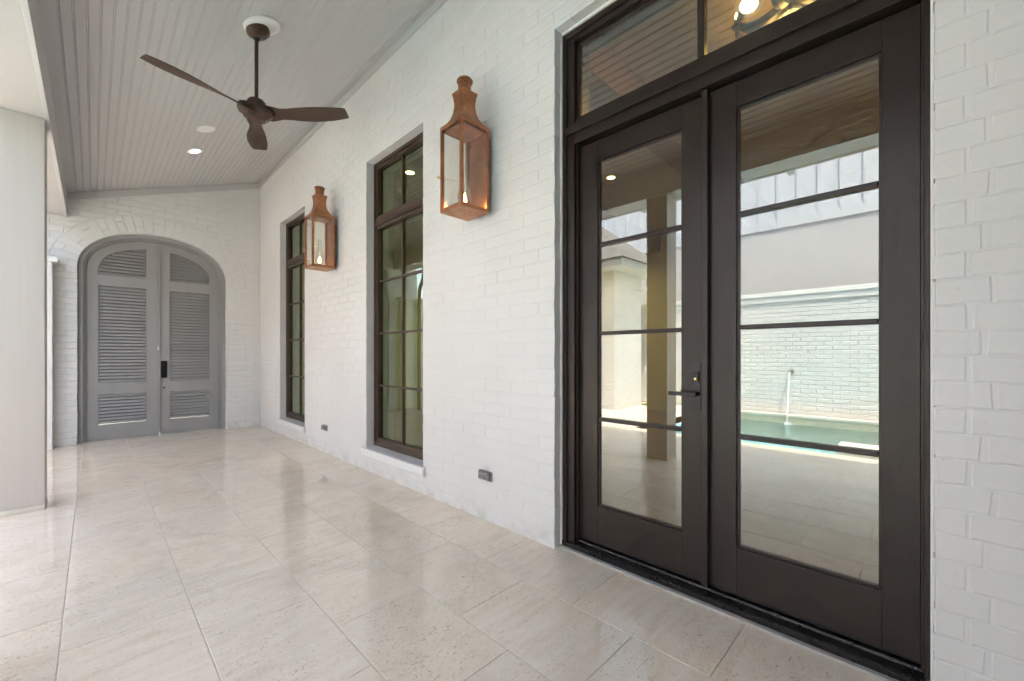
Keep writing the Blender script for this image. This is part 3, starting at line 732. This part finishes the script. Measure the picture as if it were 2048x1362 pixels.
# ================================================================== COPPER LANTERNS
def lantern(yc, label):
    L = empty('copper_lantern', (-.17, yc, 2.14)); tag(L, label, 'lantern', 'copper gas lanterns')
    xb, xf = -.050, -.292; hy = .116; z0, z1 = 2.142, 2.722; ps = .021
    cx_ = (xb + xf) / 2; dx = (xb - xf) / 2
    def cp(n, *q, bevel=.0015, m='copper', par=None): return MB().box(*q).build(n, m, par or L, bevel=bevel)
    cp('bottom_plate', xf, xb, yc - hy, yc + hy, z0, z0 + .004)
    for x_ in (xf, xb - ps):
        for y_ in (yc - hy, yc + hy - ps): cp('post', x_, x_ + ps, y_, y_ + ps, z0 + .0042, z1)
    for z_ in (z0 + .0042, z1 - .024):
        hgt = .022
        for y_ in (yc - hy + .0005, yc + hy - .0035): cp('rail', xf + ps, xb - ps, y_, y_ + .003, z_, z_ + hgt)
        cp('rail', xf + .0005, xf + .0035, yc - hy + ps, yc + hy - ps, z_, z_ + hgt)
    cp('back_plate', xb - .003, xb - .0005, yc - hy + ps, yc + hy - ps, z0 + .0045, z1 - .002)
    for y_ in (yc - hy + .005, yc + hy - .0075): MB().box(xf + ps - .006, xb - ps + .006, y_, y_ + .0025, z0 + .006, z1 - .004).build('pane', 'lantern_glass', L)
    MB().box(xf + .005, xf + .0075, yc - hy + ps - .006, yc + hy - ps + .006, z0 + .006, z1 - .004).build('pane', 'lantern_glass', L)
    # flared roof: square sections
    prof = [(1.0, z1 - .002), (.97, z1 + .007), (.74, z1 + .032), (.57, z1 + .066), (.475, z1 + .104), (.435, z1 + .142), (.44, z1 + .176), (.475, z1 + .208), (.525, z1 + .231), (.53, z1 + .236)]
    # the neck sits over the middle of the box
    mb = MB(); mb.loft([[(cx_ + sx * dx * k, yc + sy * hy * k, z_) for sx, sy in ((-1, -1), (1, -1), (1, 1), (-1, 1))] for k, z_ in prof] +
                       [[(cx_ + sx * .046, yc + sy * .045, z1 + .246) for sx, sy in ((-1, -1), (1, -1), (1, 1), (-1, 1))]])
    roof = mb.build('roof', 'copper', L)
    mb = MB(); mb.lathe((cx_, yc, z1 + .240), [(.0445, 0), (.0445, .072), (.055, .077), (.055, .086), (.049, .094), (.027, .102), (.001, .105)], 28); mb.build('chimney', 'copper', roof, smooth=True)
    for k in range(14):
        a = 2 * math.pi * k / 14
        MB().lathe((cx_ + .0448 * math.cos(a), yc + .0448 * math.sin(a), z1 + .299), [(.004, -.002), (.004, .002)], 8, mtx=Matrix.Rotation(a, 3, 'Z') @ Matrix.Rotation(R(90), 3, 'Y')).build('vent_hole', 'gasket', roof)
    # inside: burner, glass chimney, flame, top baffle
    cp('baffle', xf + .022, xb - .022, yc - hy + .022, yc + hy - .022, z1 - .03, z1 - .0255)
    MB().lathe((cx_, yc, z0 + .0045), [(.030, 0), (.030, .008), (.012, .012), (.010, .045), (.022, .05), (.022, .056), (.004, .058)], 18).build('burner', 'copper', L, smooth=True)
    gp = [(.034, .055), (.046, .085), (.050, .115), (.044, .15), (.031, .19), (.024, .23), (.0225, .33)]
    gm = MB(); gm.lathe((cx_, yc, z0), gp, 28, cap=False); gm.lathe((cx_, yc, z0), [(r - .002, z_) for r, z_ in gp], 28, cap=False); gm.build('glass_chimney', 'lantern_glass', L, recalc=False, smooth=True)
    fp = [(.004, .060), (.013, .072), (.016, .086), (.012, .104), (.006, .122), (.001, .14)]
    MB().lathe((cx_, yc, z0), fp, 14).build('flame', 'flame', L, smooth=True)
    # latch, hinge screws, wall bracket
    MB().lathe((xf - .002, yc + hy - .010, z0 + .235), [(.004, 0), (.004, -.018), (.008, -.019), (.008, -.026), (.003, -.029)], 12, 'x').build('latch_knob', 'brass', L, smooth=True)
    for z_ in (z0 + .07, z0 + .52): MB().box(xf + .002, xf + ps - .002, yc - hy - .003, yc - hy - .0002, z_, z_ + .03).build('hinge', 'copper', L)
    MB().lathe((cx_, yc, z0), [(.006, 0), (.006, -.004), (.003, -.008)], 12).build('bottom_screw', 'brass', L)
    MB().box(-.0495, -.0035, yc - .03, yc + .03, z1 - .16, z1 - .06).build('wall_bracket', 'copper', L)
    MB().tube([(xb - .004, yc - .02, z0 + .03), (-.02, yc - .02, z0 + .03), (-.004, yc - .02, z0 + .03)], .006, 8).build('gas_pipe', 'copper', L)
    pl = bpy.data.lights.new('flame_light', 'POINT'); pl.energy = .16; pl.color = (1, .6, .28); pl.shadow_soft_size = .015
    po = bpy.data.objects.new('flame_light', pl); COL.objects.link(po); po.parent = L; po.location = Vector((cx_, yc, z0 + .1)) - ORG[L]
lantern(2.236, 'copper gas lantern with lit flame on the wall by the french door')
lantern(4.822, 'copper gas lantern with lit flame on the wall between the windows')

# ================================================================== CEILING FAN, DOWNLIGHTS, SPEAKER
TILT = Matrix.Rotation(-math.atan(.352), 3, 'Y')
FXc, FYc, FZ = -1.085, 3.62, 3.022
fan = empty('ceiling_fan', (FXc, FYc, FZ)); tag(fan, 'dark walnut three blade ceiling fan hanging from the sloped ceiling', 'ceiling fan')
pc = Vector((-1.06, 3.575, CEIL(-1.06)))
MB().lathe(pc, [(.128, -.001), (.128, -.010), (.120, -.016), (.02, -.017)], 44, mtx=TILT).build('mounting_plate', 'white_plastic', fan, smooth=True)
cc = pc + TILT @ Vector((-.030, .030, -.0165))
MB().lathe(cc, [(.080, -.0005), (.082, -.012), (.082, -.024), (.074, -.040), (.050, -.056), (.030, -.062)], 40, mtx=TILT).build('canopy', 'walnut', fan, smooth=True)
top = cc + TILT @ Vector((0, 0, -.05))
mb = MB(); mb.lathe((FXc, FYc, top.z - .012), [(.012, .028), (.024, .016), (.026, 0), (.020, -.018), (.013, -.026)], 20); mb.build('ball', 'black_metal', fan, smooth=True)
MB().tube([(FXc, FYc, top.z), (FXc, FYc, FZ + .085)], .0135, 16).build('downrod', 'walnut', fan, smooth=True)
MB().lathe((FXc, FYc, FZ), [(.014, .098), (.050, .094), (.062, .080), (.066, .050), (.070, .030)], 36).build('motor_collar', 'walnut', fan, smooth=True)
# hub: three rounded lobes
def hub_r(a): return .108 + .026 * math.cos(3 * (a - R(73)))
mb = MB(); NH = 48; rings = []
for k, z_ in ((.70, .040), (.93, .030), (1.0, .012), (1.0, -.010), (.93, -.028), (.74, -.036), (.70, -.044), (.60, -.050), (.02, -.052)):
    rings.append([(FXc + hub_r(2 * math.pi * j / NH) * k * math.cos(2 * math.pi * j / NH), FYc + hub_r(2 * math.pi * j / NH) * k * math.sin(2 * math.pi * j / NH), FZ + z_) for j in range(NH)])
mb.loft(rings); hub = mb.build('hub', 'walnut', fan, smooth=True)
for k in range(24):
    a = 2 * math.pi * k / 24; r = .084
    MB().lathe((FXc + r * math.cos(a), FYc + r * math.sin(a), FZ - .034), [(.0045, -.003), (.0045, .003)], 8).build('vent_hole', 'gasket', hub)
def blade(ang):
    secs = [(.045, .12, 24), (.09, .135, 25), (.13, .115, 27), (.18, .090, 27), (.24, .098, 23), (.31, .122, 18), (.39, .142, 14), (.47, .150, 11), (.55, .146, 9), (.62, .130, 8), (.665, .114, 8), (.680, .102, 8)]
    mb = MB(); rings = []; d = Vector((math.cos(ang), math.sin(ang), 0)); n = Vector((-d.y, d.x, 0))
    for r, wd, pt in secs:
        p = R(pt) * BS; cdir = n * math.cos(p) + Vector((0, 0, 1)) * math.sin(p); nd = d.cross(cdir)
        c0 = Vector((FXc, FYc, FZ)) + d * r + Vector((0, 0, .012 * (r / .68) ** 2)) + n * (.018 * math.sin(r / .68 * math.pi))
        th_ = .016 if r < .12 else max(.005, .014 - r * .012); ring = []
        for j in range(12):
            a = 2 * math.pi * j / 12; ring.append(c0 + cdir * (wd / 2 * math.cos(a)) + nd * (th_ / 2 * math.sin(a) + th_ * .35 * (1 - math.cos(a) ** 2)))
        rings.append(ring)
    mb.loft(rings); return mb.build('blade', 'walnut', fan, smooth=True)
BS = -1
for a in (74, -43, 194): blade(R(a))

def downlight(xc, yc, label, lens='lamp_lens', rad=.092, watt=1.5):
    z = CEIL(xc); o = empty('recessed_light', (xc, yc, z)); tag(o, label, 'light', 'recessed ceiling lights')
    MB().lathe((xc, yc, z), [(rad, -.0005), (rad, -.006), (rad - .008, -.010), (rad * .66, -.006), (rad * .62, .004), (rad * .62, -.0004)], 40, mtx=TILT).build('trim_ring', 'white_plastic', o, smooth=True)
    MB().lathe((xc, yc, z), [(rad * .61, -.0015), (rad * .58, -.0045), (.001, -.005)], 32, mtx=TILT).build('lens', lens, o)
    if False:
        sp = bpy.data.lights.new('lamp_light', 'SPOT'); sp.energy = watt * 6; sp.spot_size = R(110); sp.spot_blend = .9; sp.color = (1, .9, .76); sp.shadow_soft_size = .05
        so = bpy.data.objects.new('lamp_light', sp); COL.objects.link(so); so.parent = o; so.location = (0, 0, -.02)
downlight(-1.087, 6.328, 'lit round recessed ceiling light between the speaker and the gate')
downlight(-1.087, .89, 'lit recessed ceiling light mirrored in the transom glass')
sp = empty('ceiling_speaker', (-1.086, 5.627, CEIL(-1.086))); tag(sp, 'round white flush ceiling speaker between the fan and the lit downlight', 'speaker')
MB().lathe(ORG[sp], [(.088, -.0005), (.088, -.005), (.082, -.008), (.001, -.0085)], 40, mtx=TILT).build('grille', 'white_plastic', sp, smooth=True)
MB().lathe(ORG[sp], [(.090, -.0002), (.090, -.0035), (.0885, -.0035), (.0885, -.0002)], 40, mtx=TILT).build('rim', 'white_plastic', sp)

# ================================================================== OUTLETS
def outlet(yc, zc, label):
    o = empty('outdoor_outlet', (0, yc, zc)); tag(o, label, 'outlet', 'weatherproof outlets')
    b = MB().box(-.012, -.001, yc - .066, yc + .066, zc - .034, zc + .034).build('back_plate', 'grey_plastic', o, bevel=.002)
    MB().loft([[(-.0122 - d, yc + u, zc + v) for u, v in ((-.055 * k, -.027 * k), (.055 * k, -.027 * k), (.055 * k, .027 * k), (-.055 * k, .027 * k))] for d, k in ((0, 1), (.016, .97), (.022, .86))]).build('cover', 'grey_plastic', o, bevel=.001)
    MB().lathe((-.0345, yc - .024, zc), [(.016, 0), (.016, -.003), (.010, -.004)], 20, 'x').build('knockout', 'grey_plastic', o)
    MB().box(-.020, -.0125, yc - .03, yc + .03, zc + .0285, zc + .0335).build('hinge', 'grey_plastic', o)
outlet(2.208, .322, 'grey weatherproof outlet low on the wall beside the french door')
outlet(5.10, .308, 'grey weatherproof outlet low on the wall under the far lantern')

# ================================================================== HOUSE INTERIOR (seen through the glass)
def struct(name, m, *q):
    o = MB().box(*q).build(name, m); return tag(o, kind='structure')
struct('room_floor', 'floorboard', .262, 6.2, -2.6, 7.8, -.05, .04)
struct('room_wall_back', 'room_paint', 6.2, 6.3, -2.6, 7.8, -.05, 3.8)
struct('room_wall_near', 'room_paint', .262, 6.3, -2.7, -2.601, -.05, 3.8)
struct('room_wall_far', 'room_paint', .262, 6.3, 7.801, 7.9, -.05, 3.8)
rc = empty('room_ceiling', (3, 2.5, 3.62)); tag(rc, kind='structure')
for k in range(32):
    xa = .264 + k * .1875; MB().box(xa, xa + .183, -2.6, 7.8, 3.60, 3.63).build('plank', 'plank_warm', rc, bevel=.003)
MB().box(.262, 6.3, -2.7, 7.9, 3.631, 3.70).build('backing_board', 'plank_warm', rc)
# inner face of the house wall
inn = wall_sheet([-2.6, 7.8], [.04, 3.6], [(a - .0, b_ + .0, max(c_, .0401), d_) for a, b_, c_, d_ in HOLES], lambda u, v, w: (.2625 - w, u, v), 0, -.004).build('room_wall_front', 'room_paint', recalc=False); tag(inn, kind='structure')
for i, y in enumerate((-.75, 1.90, 3.95)):
    o = MB().box(.27, 6.19, y - .13, y + .13, 3.30, 3.598).build('ceiling_timber', 'timber', org=(3, y, 3.3), bevel=.006)
    tag(o, ('brown timber ceiling beam indoors past the right of the transom', 'brown timber ceiling beam indoors behind the left transom pane', 'brown timber ceiling beam indoors behind the gridded windows')[i], 'beam', 'indoor timber beams')
def room_light(x, y, z, label, e):
    o = empty('room_downlight', (x, y, z)); tag(o, label, 'light', 'indoor downlights')
    MB().lathe((x, y, z), [(.085, -.0005), (.085, -.006), (.055, -.004), (.055, -.0006)], 30).build('trim_ring', 'white_plastic', o)
    MB().lathe((x, y, z), [(.054, -.0008), (.05, -.003), (.001, -.0035)], 24).build('lens', 'lamp_warm', o)
    if e:
        l = bpy.data.lights.new('room_fill_lamp', 'SPOT'); l.energy = e; l.spot_size = R(165); l.spot_blend = .6; l.color = (1, .93, .76); l.shadow_soft_size = .06
        lo = bpy.data.objects.new('room_fill_lamp', l); COL.objects.link(lo); lo.parent = o; lo.location = (0, 0, -.03)
room_light(3.014, 3.04, 3.598, 'warm indoor downlight glowing through the left door glass', 0)
room_light(1.0, 4.85, 3.598, 'warm indoor downlight seen through the gridded window', 0)
room_light(4.6, -1.0, 3.598, 'added unseen downlight that brightens the room behind the french door', 55)  # added out of view to light the room behind the door glass
room_light(4.6, 5.4, 3.598, 'added unseen downlight that brightens the room behind the gridded windows', 48)  # added out of view to light the room behind the window glass
# door lining inside
for n_, q in (('door_liner', (.241, .30, y1 - .02, y1, .045, 3.13)), ('door_liner', (.241, .30, y0, y0 + .02, .045, 3.13)), ('door_liner', (.241, .30, y0 + .021, y1 - .021, 3.11, 3.13))):
    MB().box(*q).build(n_, 'liner_paint', fd)
# iron scroll chandelier just under the room ceiling by the transom
CHX, CHY = 1.22, .62
chn = empty('iron_chandelier', (CHX, CHY, 3.40)); tag(chn, 'dark iron chandelier with curved arms behind the right transom pane', 'chandelier')
MB().tube([(CHX, CHY, 3.5985), (CHX, CHY, 3.34)], .016, 10).build('stem', 'iron', chn)
mb = MB(); mb.loft([[(CHX + r * math.cos(a), CHY + r * math.sin(a), z_) for r, z_ in ((.30, 3.36), (.315, 3.36), (.315, 3.43), (.30, 3.43))] for a in [2 * math.pi * k / 40 for k in range(41)]]); mb.build('ring', 'iron', chn)
for k in range(5):
    a = 2 * math.pi * k / 5 + .5; d = Vector((math.cos(a), math.sin(a), 0)); c0 = Vector((CHX, CHY, 0))
    pts = [c0 + d * (.015 + .29 * t) + Vector((0, 0, 3.50 - .14 * math.sin(t * math.pi * .8) * (1 - .3 * t))) for t in [i / 10 for i in range(11)]]
    arm = MB().tube(pts, [.012 + .03 * math.sin(i / 10 * math.pi) for i in range(11)], 8).build('arm', 'iron', chn, smooth=True)
    MB().lathe(c0 + d * .307 + Vector((0, 0, 3.43)), [(.03, 0), (.036, .01), (.014, .014), (.014, .05), (.002, .055)], 14).build('candle_cup', 'iron', arm, smooth=True)
    MB().lathe(c0 + d * .307 + Vector((0, 0, 3.486)), [(.003, 0), (.012, .012), (.013, .022), (.006, .04), (.001, .05)], 12).build('added_bulb', 'lamp_warm', arm, smooth=True)  # glowing bulbs added so the room ceiling reads warm

pl = bpy.data.lights.new('chandelier_fill_light', 'POINT'); pl.energy = 7; pl.color = (1, .72, .40); pl.shadow_soft_size = .1  # point light added under the ring to warm the room ceiling
po = bpy.data.objects.new('chandelier_fill_light', pl); COL.objects.link(po); po.parent = chn; po.location = (0, 0, -.10)

# ================================================================== COURTYARD (mirrored in the glass)
pb = MB(); a, b_, c_, d_ = POOL; zb = -1.1
for q in (((a, c_, zb), (b_, c_, zb), (b_, d_, zb), (a, d_, zb)), ((a, c_, zb), (a, d_, zb), (a, d_, 0), (a, c_, 0)), ((b_, c_, zb), (b_, d_, zb), (b_, d_, -.12), (b_, c_, -.12)), ((a, d_, zb), (b_, d_, zb), (b_, d_, -.004), (a, d_, -.004)), ((a, c_, zb), (b_, c_, zb), (b_, c_, 0), (a, c_, 0))):
    pb.add(q, [(0, 1, 2, 3)])
tag(pb.build('pool_basin', 'pool_plaster', recalc=False), kind='structure')
wt = MB().add([(a + .02, c_, -.16), (b_ - .001, c_, -.16), (b_ - .001, d_ - .001, -.16), (a + .02, d_ - .001, -.16)], [(0, 1, 2, 3)]).build('water', 'pool_water', recalc=False); tag(wt, kind='structure')
tag(MB().box(a + .001, a + .018, c_, d_, -.5, -.03).build('waterline_tile', 'pool_tile'), 'beige waterline tile band along the far side of the pool', 'pool tile')
tag(MB().box(-7.5, a + .03, c_, d_, -.029, .02).build('pool_ledge', 'deck_stone', bevel=.006), 'pale stone ledge between the pool and the courtyard wall', 'ledge')
tag(MB().box(-5.25, -4.80, -1.2, .85, -1.09, -.05).build('pool_step', 'deck_stone', bevel=.01), 'pale stone step slab standing in the pool water', 'step')
pw = empty('pool_wall', (-7.55, 0, 0)); tag(pw, 'tall white brick courtyard wall with a cap behind the pool', 'wall')
MB().box(-7.80, -7.509, -5.2, 9.5, -.1, 2.36).build('wall_core', 'court_brick', pw)
MB().box(-7.84, -7.45, -5.2, 9.5, 2.36, 2.45).build('cap', 'sill_paint', pw, bevel=.012)
MB().box(-7.84, -7.472, -5.2, 9.5, 2.24, 2.359).build('cap_course', 'court_brick', pw, bevel=.006)
frP = lambda u, v, w: (-7.5 + w, u, v)
q = course_bricks(lambda v0, v1, k: [(-3.0, 9.4, -3.0, 9.4, v0, v1, None)], .02, 2.24, anchor=.1, rng=random.Random(21), bed=.008)
rngp = random.Random(22); mb = MB()
for qq in q: brick_mesh(mb, qq, frP, .03, rngp, jit=.005, lip=.007, inset=.006)
mb.build('brickwork', 'court_brick', pw, recalc=False, kind='stuff')
# water spout
ws = empty('water_spout', (-7.5, 1.88, .8)); tag(ws, 'metal water spout pouring into the pool from the courtyard wall', 'spout')
MB().lathe((-7.5, 1.88, .85), [(.05, .0), (.05, .012), (.028, .014), (.028, .14), (.022, .14), (.022, .02)], 20, 'x').build('pipe', 'steel', ws, smooth=True)
pts = []; 
for i in range(14):
    t = i / 13 * .42; pts.append((-7.37 + .55 * t, 1.88, .845 - 4.9 * t * t * 1.17))
mb = MB(); mb.smooth = True
mb.tube(pts, [.016 + .004 * math.sin(i * 1.9) for i in range(14)], 8); mb.build('stream', 'foam', ws)
rs = random.Random(4); mb = MB()
for i in range(60):
    rr = abs(rs.gauss(0, .09)); aa = rs.uniform(0, 6.28); p = Vector((pts[-1][0] + rr * math.cos(aa), 1.88 + rr * math.sin(aa), -.155 + max(0, .05 - rr * .3) * rs.random())); s_ = rs.uniform(.006, .016)
    mb.lathe(p, [(.001, -s_ * .4), (s_, 0), (.001, s_ * .6)], 5)
mb.build('splash', 'foam', ws, kind='stuff')
# neighbour house with stucco and board-and-batten
nb = empty('neighbour_house', (-8.7, 0, 0)); tag(nb, 'tall grey neighbour house wall with stucco below board and batten siding', 'house')
MB().box(-8.9, -8.6, -12, 14, -.06, 4.02).build('stucco_wall', 'stucco', nb)
MB().box(-8.9, -8.57, -12, 14, 4.02, 4.24).build('band_board', 'siding', nb, bevel=.004)
MB().box(-8.9, -8.595, -12, 14, 4.24, 5.8).build('siding_wall', 'siding', nb)
for k in range(46):
    y = -6.3 + k * .375
    MB().box(-8.5945, -8.565, y, y + .05, 4.2405, 5.8).build('batten', 'siding', nb)
# wing with hip roof
wg = empty('wing_house', (-6.3, 6, 0)); tag(wg, 'white brick wing with a grey shingle hip roof beside the pool deck', 'house')
MB().box(-6.85, -5.668, 4.762, 9.4, -.05, 3.0).build('wall', 'court_brick', wg)
mb = MB(); rngp = random.Random(31)
for qq in course_bricks(lambda v0, v1, k: [(-6.85, -5.656, -6.85, -5.656, v0, v1, None)], 0, 2.99, rng=random.Random(30)): brick_mesh(mb, qq, lambda u, v, w: (u, 4.75 - w, v), .03, rngp, jit=.004, lip=.006, inset=.006)
for qq in course_bricks(lambda v0, v1, k: [(4.75, 9.4, 4.75, 9.4, v0, v1, None)], 0, 2.99, rng=random.Random(32)): brick_mesh(mb, qq, lambda u, v, w: (-5.656 + w, u, v), .03, rngp, jit=.004, lip=.006, inset=.006)
mb.build('brickwork', 'court_brick', wg, recalc=False, kind='stuff')
MB().box(-7.2, -5.26, 4.36, 9.6, 3.0005, 3.06).build('soffit', 'gutter_paint', wg)
MB().box(-7.22, -5.24, 4.34, 9.6, 3.0605, 3.16).build('fascia', 'gutter_paint', wg)
mb = MB(); mb.add([(-7.3, 4.26, 3.161), (-5.16, 4.26, 3.161), (-5.16, 9.7, 3.161), (-7.3, 9.7, 3.161), (-6.23, 5.6, 4.35), (-6.23, 9.7, 4.35)], [(0, 1, 4), (1, 2, 5, 4), (3, 0, 4, 5), (2, 3, 5), (0, 3, 2, 1)]); mb.build('roof', 'shingle', wg)
tag(MB().box(-7.48, -6.86, 4.2, 4.74, -.0035, .03).build('grass', 'turf', org=(-7.1, 4.5, 0)), 'small patch of green turf at the corner of the wing', 'grass', kind='stuff')
cmr = empty('security_camera', (-6.7, 4.6, 2.75)); tag(cmr, 'small white security camera under the wing eave', 'camera')
MB().lathe((-6.72, 4.74, 2.72), [(.05, 0), (.05, -.03), (.02, -.04), (.02, -.09)], 16, 'y').build('mount', 'white_plastic', cmr, smooth=True)
MB().lathe((-6.72, 4.62, 2.70), [(.035, .05), (.042, .04), (.042, -.08), (.036, -.09), (.001, -.088)], 16, 'y').build('body', 'white_plastic', cmr, smooth=True)
